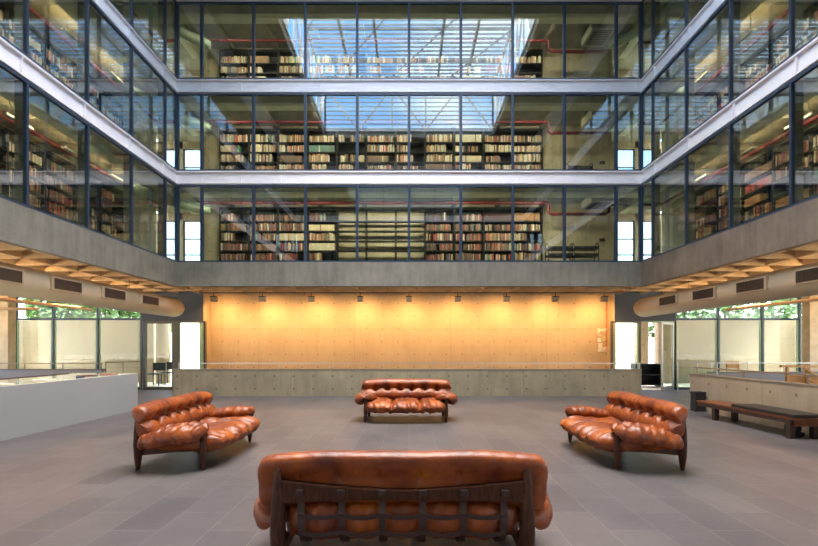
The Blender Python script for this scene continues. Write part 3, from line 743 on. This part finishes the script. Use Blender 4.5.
for k in (1, 2, 3):
    for axis, a, b, sgn in (('back', -HX - .05, HX + .05, 1), ('near', -HX - .05, HX + .05, -1), ('left', YN - .05, YB + .05, -1), ('right', YN - .05, YB + .05, 1)):
        tn += 1; channel('trim_%d' % tn, a, b, axis, k, sgn)
# glazing bays
bx = [-HX] + [i * 1.535 for i in range(-4, 5)] + [HX]
by = [YN] + [12.72 - i * 1.54 for i in range(8, -1, -1)] + [YB]
for k in range(3):
    z0 = LV[k]; z1 = LV[k + 1] - .42
    for i in range(len(bx) - 1):
        for (Y, sg) in ((YB + .03, 1), (YN - .03, -1)):
            a, b = bx[i], bx[i + 1]
            m = MB().box(a - .04, a + .04, Y - .03, Y + .05, z0, z1).box(a + .04, b - .04, Y - .025, Y + .045, z0, z0 + .045).box(a + .04, b - .04, Y - .025, Y + .045, z1 - .05, z1)
            if i == len(bx) - 2: m.box(b - .04, b + .04, Y - .03, Y + .05, z0, z1)
            window([('mullion', m, 'mullion'), ('glass', MB().box(a + .04, b - .04, Y + .004, Y + .014, z0 + .045, z1 - .05), 'glass')])
    for i in range(len(by) - 1):
        a, b = by[i], by[i + 1]
        for sx in (-1, 1):
            X = sx * (HX + .03)
            def B(mb, p, q, y0, y1, za, zb):
                u, v = sorted((sx * p, sx * q)); return mb.box(u, v, y0, y1, za, zb)
            m = MB(); B(m, HX, HX + .055, b - .025, b + .025, z0, z1); B(m, HX, HX + .055, a + .025, b - .025, z0, z0 + .04); B(m, HX, HX + .055, a + .025, b - .025, z1 - .05, z1)
            f = MB(); B(f, HX + .055, HX + .22, b - .025, b + .025, z0, z1)
            g = MB(); B(g, HX + .035, HX + .045, a + .025, b - .025, z0 + .04, z1 - .05)
            window([('mullion', m, 'mullion'), ('glass', g, 'glass')] + ([('mullion_fin', f, 'fin')] if i < len(by) - 2 else []))
# gallery walls
for k in range(3):
    z0, z1 = LV[k], LV[k + 1] - .18
    if k == 0: struct('floor_gallery', MB().box(-GX - .2, -HX - .1, -3.1, 17.2, 3.9, 3.96).box(HX + .1, GX + .2, -3.1, 17.2, 3.9, 3.96).box(-HX - .1, HX + .1, YB + .1, 17.2, 3.9, 3.96).box(-HX - .1, HX + .1, -3.1, YN - .1, 3.9, 3.96), 'ceil_dark')
    struct('wall_gallery_back_%d' % k, MB().box(-7.1, 7.1, 15.75, 16.9, z0, z1), 'core_up')
    for sx, nm in ((-1, 'left'), (1, 'right')):
        a, b = sorted((sx * GX, sx * (GX + .2)))
        struct('wall_gallery_%s_%d' % (nm, k), MB().box(a, b, -3.1, 16.3, z0, z1), 'side_wall')
        # corner window wall at Y=17
        w = MB(); xs = [7.1, 7.72, 8.52, 8.80, 9.45]
        def W(p, q, za, zb):
            u, v = sorted((sx * p, sx * q)); w.box(u, v, 16.95, 17.15, za, zb)
        W(7.1, 7.72, z0, z1); W(8.52, 8.80, z0, z1); W(7.72, 9.6, z1 - .26, z1); W(9.5, 9.6, z0, z1); W(7.72, 9.6, z0, z0 + .12)
        struct('wall_corner_%s_%d' % (nm, k), w, 'core_up')
        for (p, q) in ((7.72, 8.52), (8.80, 9.5)):
            u, v = sorted((sx * p, sx * q))
            fr = MB().box(u, u + .04, 17.0, 17.06, z0 + .12, z1 - .26).box(v - .04, v, 17.0, 17.06, z0 + .12, z1 - .26)
            for zh in (z0 + .12, z0 + .95, z0 + 1.55, z1 - .30): fr.box(u + .04, v - .04, 17.0, 17.06, zh, zh + .04)
            window([('window_frame', fr, 'mullion'), ('glass', MB().box(u + .04, v - .04, 17.025, 17.035, z0 + .16, z1 - .3), 'clear')])
        u, v = sorted((sx * (GX + .2), sx * (GX + .35)))
    # near gallery wall with window openings (seen only in reflection)
    w = MB()
    ops = [(-8.9, -7.4), (7.9, 9.1)] if k == 1 else []; xx = -9.35
    for (a, b) in ops:
        w.box(xx, a, -3.25, -3.1, z0, z1); w.box(a, b, -3.25, -3.1, z0, z0 + 1.1); w.box(a, b, -3.25, -3.1, z1 - .25, z1); w.box(a + .55, a + .65, -3.22, -3.12, z0 + 1.1, z1 - .25); xx = b
    w.box(xx, 9.35, -3.25, -3.1, z0, z1)
    struct('wall_gallery_near_%d' % k, w, 'core_up')
# upper storey wall and roof around the lantern
struct('wall_upper', MB().box(-HX - .1, -HX, YN, YB, 12.08, 12.95).box(HX, HX + .1, YN, YB, 12.08, 12.95).box(-HX, HX, YB, YB + .1, 12.08, 12.95).box(-HX, HX, YN - .1, YN, 12.08, 12.95), 'white')
LX0, LY0, LY1, LZ0, LZ1 = 4.6, 2.0, 10.9, 12.95, 15.7
struct('ceiling_roof', MB().box(-9.4, -LX0, -3.3, 17.3, LZ0, LZ0 + .3).box(LX0, 9.4, -3.3, 17.3, LZ0, LZ0 + .3).box(-LX0, LX0, LY1, 17.3, LZ0, LZ0 + .3).box(-LX0, LX0, -3.3, LY0, LZ0, LZ0 + .3), 'ceil_dark')
r = empty('roof_lantern', (0, 6.45, LZ0), label='roof lantern of white trusses and louvres, mirrored in the gallery glass', cat='skylight'); r['kind'] = 'structure'
hl = (LY1 - LY0) / 2; H = LZ1 - LZ0
def truss(name, P0, P1, n, zlo, zhi, w=.10):
    P0 = Vector(P0); P1 = Vector(P1); mb = MB(); up = Vector((0, 0, 1))
    mb.bar(P0 + up * zlo, P1 + up * zlo, w, w); mb.bar(P0 + up * zhi, P1 + up * zhi, w, w)
    for i in range(n):
        a = P0.lerp(P1, i / n); b = P0.lerp(P1, (i + 1) / n)
        mb.bar(a + up * zlo, a + up * zhi, w * .8, w * .8)
        if i % 2: mb.bar(a + up * zlo, b + up * zhi, w * .7, w * .7)
        else: mb.bar(a + up * zhi, b + up * zlo, w * .7, w * .7)
    mb.bar(P1 + up * zlo, P1 + up * zhi, w * .8, w * .8)
    return mb.build(name, 'whitetruss', r)
for sx in (-1, 1): truss('truss', (sx * LX0, -hl, 0), (sx * LX0, hl, 0), 8, .36, H)
for y in (-hl, hl): truss('truss', (-LX0, y, 0), (LX0, y, 0), 5, .36, H)
bm_ = MB()
for i in range(1, 6):
    x = -LX0 + 2 * LX0 * i / 6; bm_.bar((x, -hl, H), (x, hl, H), .10, .26)
for i in range(1, 4):
    y = -hl + 2 * hl * i / 4; bm_.bar((-LX0, y, H + .05), (LX0, y, H + .05), .07, .12)
for i in range(6):
    for j in range(4):
        if (i + j) % 2: continue
        x0_, x1_ = -LX0 + 2 * LX0 * i / 6, -LX0 + 2 * LX0 * (i + 1) / 6; y0_, y1_ = -hl + 2 * hl * j / 4, -hl + 2 * hl * (j + 1) / 4
        bm_.bar((x0_, y0_, H), (x1_, y1_, H), .05, .05)
bm_.build('roof_beams', 'louvre', r)
lv = MB(); y = -hl
while y < hl:
    lv.box(-LX0, LX0, y - .015, y + .015, H + .15, H + .25); y += .30
lv.build('louvres', 'louvre', r)
lv = MB(); z = .5
while z < H:
    for y in (-hl, hl): lv.box(-LX0, LX0, y - .02 + (.1 if y > 0 else -.1), y + .02 + (.1 if y > 0 else -.1), z, z + .05)
    z += .24
lv.build('side_louvres', 'louvre', r)

# pipes, AC units, foil ducts, uplights
GN = ['lowest', 'middle', 'upper']
for k in range(3):
    dz = LV[k] - LV[0]; z = 6.25 + dz
    P = [(-8.4, -2.5, z), (-8.4, 14.9, z), (-8.3, 15.0, z), (4.55, 15.0, z), (4.63, 15.02, z), (4.66, 15.02, z - .08), (4.66, 15.02, 5.95 + dz), (4.75, 15.0, 5.88 + dz), (6.55, 15.0, 5.88 + dz), (6.66, 15.0, 5.95 + dz), (6.66, 15.0, z - .12), (6.75, 15.0, z - .06), (8.3, 15.0, z - .06), (8.4, 14.9, z - .06), (8.4, -2.5, z - .06)]
    tag(MB().tube(P, .05, 10).build('sprinkler_pipe', 'pipe'), 'red sprinkler pipe running round under the ceiling of the %s gallery' % GN[k], 'pipe', 'red sprinkler pipes')
    r = empty('ceiling_ac_unit', (6.1, 14.55, 6.13 + dz), label='boxy air conditioning unit under the ceiling of the %s gallery' % GN[k], cat='air conditioner', group='air conditioning units')
    bevel(MB().box(-.38, .38, -.45, .4, -.12, .14).build('casing', 'acwhite', r), .02)
    g = MB()
    for i in range(9): g.box(-.3, .3, -.38 + i * .08, -.35 + i * .08, -.135, -.12)
    g.build('grille', 'darkmetal', r)
    MB().box(-.30, -.28, -.3, .3, .14, .36).box(.28, .3, -.3, .3, .14, .36).build('hanger', 'darkmetal', r)
    for sx in (-1, 1):
        pts = [(sx * (6.5 + 1.35 * t), 14.75 - 2.2 * t ** 1.6, 5.93 + dz + .02 * math.sin(9 * t)) for t in [i / 14 for i in range(15)]]
        if k > 0 or sx < 0:
            tag(MB().tube(pts, [.05 + .12 * math.sin(PI * min(1, (i + 1) / 10)) ** .5 if i < 5 else .155 + .015 * math.sin(i * 2.1) for i in range(15)], 16).build('insulated_duct', 'foil'),
                'foil-wrapped air duct in the %s gallery corner, above the %s' % (GN[k], 'open door' if sx > 0 else 'closed door'), 'duct', 'foil wrapped ducts')
        for i, y in enumerate((12.2, 10.6, 9.1, 6.0, 3.0)):
            rr = empty('gallery_uplight', (sx * 7.9, y, 6.02 + dz), label='slim uplight %s in line from the far corner, %s gallery above the %s' % (ORD[i], GN[k], 'bench' if sx > 0 else 'white plinth'), cat='lamp', group='gallery uplights')
            bevel(MB().box(-.05, .05, -.32, .32, -.03, .02).build('housing', 'acwhite', rr), .006)
            MB().box(-.035, .035, -.3, .3, .021, .024).build('lens', 'coollamp', rr)
            MB().tube([(0, -.2, .0), (0, -.2, .44)], .006, 6).build('rod', 'darkmetal', rr)
            area_light('uplight_lamp', (0, 0, .03), (PI, 0, 0), .08, .6, 7, (1, .66, .28), rr)
    for sx, i in ((0, 0),):
        for j, x in enumerate((-5.4, -3.0, -.6, 1.8, 4.1)):  # added lamps, hidden behind the edge beam to brighten the gallery
            rr = empty('added_fill_lamp', (x, 14.11, 6.24 + dz), label='%s added unseen lamp in the %s gallery over the yellow wall, from the plinth side' % (ORD[j], GN[k]), cat='lamp', group='added fill lamps before the back bookcases')
            bevel(MB().box(-.6, .6, -.05, .05, 0, .05).build('housing', 'acwhite', rr), .006)
            MB().box(-.58, .58, -.035, .035, -.004, 0).build('lens', 'coollamp', rr)
            MB().box(-.4, -.39, -.005, .005, .05, .2).box(.39, .4, -.005, .005, .05, .2).build('rod', 'darkmetal', rr)
            area_light('ceiling_lamp', (0, .0, -.01), (math.radians(25), 0, 0), 1.15, .07, 55, (1, .90, .66), rr)
    for sx in (-1, 1):
        for j, y in enumerate((12.4, 9.9, 7.0)):  # unseen fill lamps behind the side beams, added to light the shelves
            rr = empty('added_fill_lamp', (sx * 7.64, y - .6, 6.30 + dz), label='%s added unseen lamp from the corner in the %s gallery above the %s' % (ORD[j], GN[k], 'bench' if sx > 0 else 'white plinth'), cat='lamp', group='added fill lamps before the side bookcases')
            bevel(MB().box(-.04, .04, -.6, .6, 0, .05).build('housing', 'acwhite', rr), .006)
            MB().box(-.03, .03, -.58, .58, -.004, 0).build('lens', 'coollamp', rr)
            MB().box(-.004, .004, -.4, -.39, .05, .18).box(-.004, .004, .39, .4, .05, .18).build('rod', 'darkmetal', rr)
            area_light('ceiling_lamp', (0, 0, -.01), (0, -sx * math.radians(25), 0), .07, 1.1, 26, (1, .90, .66), rr)

# ------------------------------------------------------------------ bookcases and books
PAL = [((.20, .035, .030), 'dark red'), ((.10, .035, .025), 'maroon'), ((.33, .18, .09), 'tan'), ((.55, .44, .27), 'cream'), ((.16, .09, .05), 'brown'), ((.05, .045, .045), 'black'),
       ((.62, .54, .38), 'ivory'), ((.42, .20, .07), 'orange-brown'), ((.07, .16, .13), 'dark green'), ((.05, .07, .13), 'navy'), ((.30, .42, .34), 'pale green'), ((.45, .06, .05), 'red'),
       ((.66, .60, .50), 'white'), ((.25, .13, .12), 'rust'), ((.05, .30, .10), 'bright green')]
BM = [mat('book_' + n.replace(' ', '_').replace('-', '_'), c, .6, noise=.25, nscale=12) for c, n in PAL]
W_old = [8, 9, 6, 3, 9, 6, 2, 4, 2, 2, .6, 3, 1, 5, .3]
W_mid = [5, 4, 9, 8, 6, 4, 6, 6, 1.5, 1.5, 1, 3, 2, 4, .4]
W_pale = [2, 2, 9, 12, 5, 3, 9, 6, 1, 1, 1.5, 2, 4, 3, .4]
books = []   # (area, cx, cy, cz, thick, height, depth, colour index, axis, tilt, label)
NCASE = 1.0; SH = .34
def fill_case(kase, side, k, idx, empty_case=False, weights=W_old):
    """side: 'back'|'left'|'right'; kase = origin (left end seen from the void, front plane, floor)"""
    ox, oy, oz = kase
    # frame
    where = {'back': 'gallery over the yellow wall', 'left': 'gallery above the white plinth', 'right': 'gallery above the bench'}[side]
    fromw = {'back': 'from the plinth side', 'left': 'from the far corner', 'right': 'from the far corner'}[side]
    lb = '%sblack steel bookcase, %s %s, %s %s' % ('empty ' if empty_case else '', ORD[idx], fromw, GN[k], where)
    rz = {'back': 0, 'left': PI / 2, 'right': -PI / 2}[side]
    r = empty('bookcase', (ox, oy, oz), rz, label=lb, cat='bookcase', group='%s gallery bookcases %s' % (GN[k], where.replace('gallery ', '')))
    for x in (0, NCASE - .03): MB().box(x, x + .03, 0, .16 if empty_case else .30, 0, 2.28).build('side_panel', 'shelfblack', r)
    if not empty_case: MB().box(.03, NCASE - .03, .285, .30, 0, 2.28).build('back_panel', 'shelfblack', r)
    MB().box(.03, NCASE - .03, 0, .16 if empty_case else .285, 2.20, 2.28).build('top', 'shelfblack', r)
    for s in range(6):
        zz_ = .12 + s * SH; MB().box(.03, NCASE - .03, .0, .16 if empty_case else .285, zz_ - .035, zz_).build('shelf', 'shelfblack', r)
    if empty_case: return
    R = Matrix.Rotation(rz, 3, 'Z')
    for s in range(6):
        zs = .12 + s * SH
        ztop = oz + zs + .3
        if side == 'back': lim = EYE + (LV[k] - EYE) * 15.4 / YB
        else: lim = EYE + (LV[k] - EYE) * 8.8 / HX
        if ztop < lim - .02: continue
        if random.random() < .035: continue
        w8 = [a * random.uniform(.3, 1.7) for a in weights]
        run = random.random() < .18; c0 = random.choices(range(15), w8)[0]
        x = .035; stop = NCASE - .035 - (random.uniform(.1, .5) if random.random() < .28 else random.uniform(0, .04)); n = 0
        hb = random.uniform(.21, .27)
        while True:
            t = random.uniform(.022, .052) if not run else .042
            if x + t > stop: break
            h = min(.295, hb * random.uniform(.86, 1.1)) if not run else hb
            d = random.uniform(.17, .24)
            if not run and random.random() < .04: x += random.uniform(.03, .12); continue
            ci = c0 if (run and random.random() < .9) else random.choices(range(15), w8)[0]
            tilt = random.uniform(-.12, .12) if random.random() < .10 and not run else 0
            if tilt: h = min(h, .275)
            n += 1
            x += max(0, -math.sin(tilt)) * h
            if x + t + abs(math.sin(tilt)) * h > stop: break
            p = Vector((ox, oy, oz)) + R @ Vector((x + t / 2, .02 + random.uniform(0, .03), zs + .001 + abs(math.sin(tilt)) * t / 2))
            # seen size
            e1 = p + R @ Vector((-t / 2, 0, 0)); e2 = p + R @ Vector((t / 2, 0, 0))
            vis = e1.y > 1 and e2.y > 1
            if vis:
                w = abs(e1.x / e1.y - e2.x / e2.y) * F; hh = h * F / p.y
                zl = max(p.z, lim)
                inx = abs(p.x / p.y) * F < 409; iny = (zl - EYE) / p.y * F < 346
                a = w * max(0, (p.z + h - zl)) * F / p.y if inx and iny else 0
            else: a = 0
            order = n if side != 'right' else n
            lab = (PAL[ci][1], n, s, idx, k, side)
            books.append([a, p, t - .002, h, d, ci, rz, tilt, lab])
            x += t + max(0, math.sin(tilt)) * h + (.004 if tilt else 0)
# back: eleven cases
for k in range(3):
    for i in range(11):
        x = -6.5 + i * 1.008
        fill_case((x, 15.42, LV[k]), 'back', k, i, empty_case=(k == 0 and i in (4, 5, 6)), weights=(W_old if i < 3 or i in (7, 8) else W_mid) if k == 0 else W_pale)
# sides: local x runs along the case; left case faces +X, so its local +x points to +Y when rotated 90 degrees
for k in range(3):
    for i in range(9):
        yfar = 13.9 - i * 1.008
        fill_case((-8.8, yfar - 1.0, LV[k]), 'left', k, i, weights=W_old if k == 0 else W_mid)
        fill_case((8.8, yfar, LV[k]), 'right', k, i, weights=W_old if k == 0 and i > 1 else W_mid)
books.sort(key=lambda b: -b[0])
bmesh_cache = {}
def book_mesh(ci):
    """unit book: cover around a paper block, rounded spine facing -Y"""
    if ci in bmesh_cache: return bmesh_cache[ci]
    mb = MB(); n = 5
    for (z0, z1) in ((0, 1),):
        prof = [(-.5, 1), (-.5, .06)] + [(.5 * math.sin((-1 + 2 * i / n) * PI / 2 * .98), .06 - .06 * math.cos((-1 + 2 * i / n) * PI / 2)) for i in range(1, n)] + [(.5, .06), (.5, 1), (.38, 1), (.38, .92), (-.38, .92), (-.38, 1)]
        m = len(prof); vs = [(x, y, 0) for x, y in prof] + [(x, y, 1) for x, y in prof]
        mb.add(vs, [tuple(range(m - 1, -1, -1)), tuple(range(m, 2 * m))] + [(i, (i + 1) % m, m + (i + 1) % m, m + i) for i in range(m)])
    me = bpy.data.meshes.new('book'); me.from_pydata(mb.v, [], mb.f); me.materials.append(BM[ci]); me.update()
    bmesh_cache[ci] = me
    return me
sidew = {'back': 'gallery over yellow wall', 'left': 'gallery above plinth', 'right': 'gallery above bench'}
for b in books[:300]:
    a, p, t, h, d, ci, rz, tilt, (cn, n, s, idx, k, side) = b
    o = bpy.data.objects.new('book', book_mesh(ci)); COL.objects.link(o)
    o.location = p; o.rotation_euler = (0, tilt, rz); o.scale = (t, d, h)
    cw = 'case %s' % ['one', 'two', 'three', 'four', 'five', 'six', 'seven', 'eight', 'nine', 'ten', 'eleven'][idx]
    tag(o, '%s book, %s along, shelf %s up, %s, %s %s' % (cn, ORD[n - 1], ['one', 'two', 'three', 'four', 'five', 'six'][s], cw, GN[k], sidew[side]), 'book', 'books %s %s' % (GN[k], sidew[side]))
rest = MB()
for b in books[300:]:
    a, p, t, h, d, ci, rz, tilt, _ = b
    R = Matrix.Rotation(rz, 3, 'Z') @ Matrix.Rotation(tilt, 3, 'Y')
    vs = [p + R @ Vector((x * t, y * d, z * h)) for x, y, z in ((-.5, 0, 0), (.5, 0, 0), (.5, 1, 0), (-.5, 1, 0), (-.5, 0, 1), (.5, 0, 1), (.5, 1, 1), (-.5, 1, 1))]
    rest.add(vs, [(0, 3, 2, 1), (4, 5, 6, 7), (0, 1, 5, 4), (1, 2, 6, 5), (2, 3, 7, 6), (3, 0, 4, 7)], ci)
o = rest.build('books', BM); tag(o, 'the many smaller-looking books filling the further gallery shelves', 'books', None, 'stuff')
print('books', len(books), 'min area', books[299][0])

# book trolleys
def trolley(x, k, lb):
    r = empty('book_trolley', (x, 15.25, LV[k]), label=lb, cat='trolley', group='black book trolleys')
    for z in (.30, .56, .80):
        MB().box(-.40, .40, -.17, .17, z - .02, z).box(-.40, .40, -.17, -.15, z, z + .07).box(-.40, .40, .15, .17, z, z + .07).build('tray', 'darkmetal', r)
    for sx in (-1, 1):
        pts = [(sx * .41, -.16, .06), (sx * .41, -.16, .88)] + [(sx * .41, -.16 * math.cos(a), .88 + .12 * math.sin(a)) for a in (PI / 4, PI / 2, 3 * PI / 4)] + [(sx * .41, .16, .88), (sx * .41, .16, .06)]
        MB().tube(pts, .014, 8).build('handle_frame', 'darkmetal', r)
        for sy in (-1, 1): MB().tube([(sx * .41 - .015, sy * .15, .035), (sx * .41 + .015, sy * .15, .035)], .035, 10).build('caster', 'darkmetal', r)
trolley(5.08, 0, 'black book trolley beside the last bookcase in the lowest gallery'); trolley(5.95, 0, 'black book trolley second from the bookcases in the lowest gallery')
trolley(5.75, 1, 'black book trolley showing only its handles in the middle gallery')
for k in (0, 1):
    o = bevel(MB().box(-.09, .09, -.03, .03, 0, .10).build('wall_box', 'darkmetal', None, (6.75, 15.72, LV[k] + 1.18)), .01)
    tag(o, 'small black wall box beside the corner window of the %s gallery' % GN[k], 'box', 'wall boxes')

# ------------------------------------------------------------------ world, sun, camera
w = bpy.data.worlds.new('World'); S.world = w; w.use_nodes = True
N, L = w.node_tree.nodes, w.node_tree.links
bg = N['Background']; tc = N.new('ShaderNodeTexCoord')
sp = N.new('ShaderNodeSeparateXYZ'); L.new(tc.outputs['Generated'], sp.inputs[0])
gr = N.new('ShaderNodeValToRGB'); L.new(sp.outputs['Z'], gr.inputs['Fac'])
gr.color_ramp.elements[0].position = 0; gr.color_ramp.elements[0].color = (.36, .34, .29, 1)
gr.color_ramp.elements[1].position = .95; gr.color_ramp.elements[1].color = (3.3, 3.15, 2.95, 1)
e = gr.color_ramp.elements.new(.40); e.color = (.09, .20, .36, 1)
e = gr.color_ramp.elements.new(.62); e.color = (.10, .27, .66, 1)
cl = N.new('ShaderNodeTexNoise'); cl.inputs['Scale'].default_value = 3.2; cl.inputs['Detail'].default_value = 7; L.new(tc.outputs['Generated'], cl.inputs['Vector'])
cr = N.new('ShaderNodeValToRGB'); cr.color_ramp.elements[0].position = .48; cr.color_ramp.elements[1].position = .62; L.new(cl.outputs['Fac'], cr.inputs['Fac'])
mx = N.new('ShaderNodeMix'); mx.data_type = 'RGBA'; cm = N.new('ShaderNodeMath'); cm.operation = 'MULTIPLY'; L.new(cr.outputs['Color'], cm.inputs[0])
rz_ = N.new('ShaderNodeMapRange'); rz_.inputs[1].default_value = .2; rz_.inputs[2].default_value = .5; L.new(sp.outputs['Z'], rz_.inputs[0]); L.new(rz_.outputs[0], cm.inputs[1]); L.new(cm.outputs[0], mx.inputs['Factor']); L.new(gr.outputs['Color'], mx.inputs[6]); mx.inputs[7].default_value = (.50, .55, .60, 1)
L.new(mx.outputs[2], bg.inputs['Color']); bg.inputs['Strength'].default_value = 9.2

pl = bpy.data.lights.new('skylight_portal', 'AREA'); pl.shape = 'RECTANGLE'; pl.size = 2 * LX0; pl.size_y = LY1 - LY0; pl.cycles.is_portal = True
po = bpy.data.objects.new('skylight_portal', pl); COL.objects.link(po); po.location = (0, 6.45, LZ0)
for sx in (-1, 1):
    pl = bpy.data.lights.new('glazing_portal', 'AREA'); pl.shape = 'RECTANGLE'; pl.size = 7; pl.size_y = 3.2; pl.cycles.is_portal = True
    po = bpy.data.objects.new('glazing_portal', pl); COL.objects.link(po); po.location = (sx * 10.6, 15.25, 1.6); po.rotation_euler = (-PI / 2, 0, 0)
    pl = bpy.data.lights.new('glazing_portal', 'AREA'); pl.shape = 'RECTANGLE'; pl.size = 2.2; pl.size_y = 21; pl.cycles.is_portal = True
    po = bpy.data.objects.new('glazing_portal', pl); COL.objects.link(po); po.location = (sx * 14.18, 4.6, 1.9); po.rotation_euler = (0, sx * PI / 2, 0)

cam = bpy.data.cameras.new('Camera'); cam.sensor_width = 36; cam.lens = 36 * F / 818; cam.shift_y = 74 / 818; cam.clip_start = .05; cam.clip_end = 300
co = bpy.data.objects.new('Camera', cam); COL.objects.link(co); co.location = (0, 0, EYE); co.rotation_euler = (PI / 2, 0, 0)
S.camera = co
S.view_settings.view_transform = 'Standard'; S.view_settings.look = 'None'; S.view_settings.gamma = 1; S.view_settings.exposure = 0.58
S.cycles.use_denoising = True
S.cycles.max_bounces = 8; S.cycles.diffuse_bounces = 4; S.cycles.glossy_bounces = 5; S.cycles.transparent_max_bounces = 24
S.cycles.sample_clamp_indirect = 6; S.cycles.caustics_reflective = False; S.cycles.caustics_refractive = False
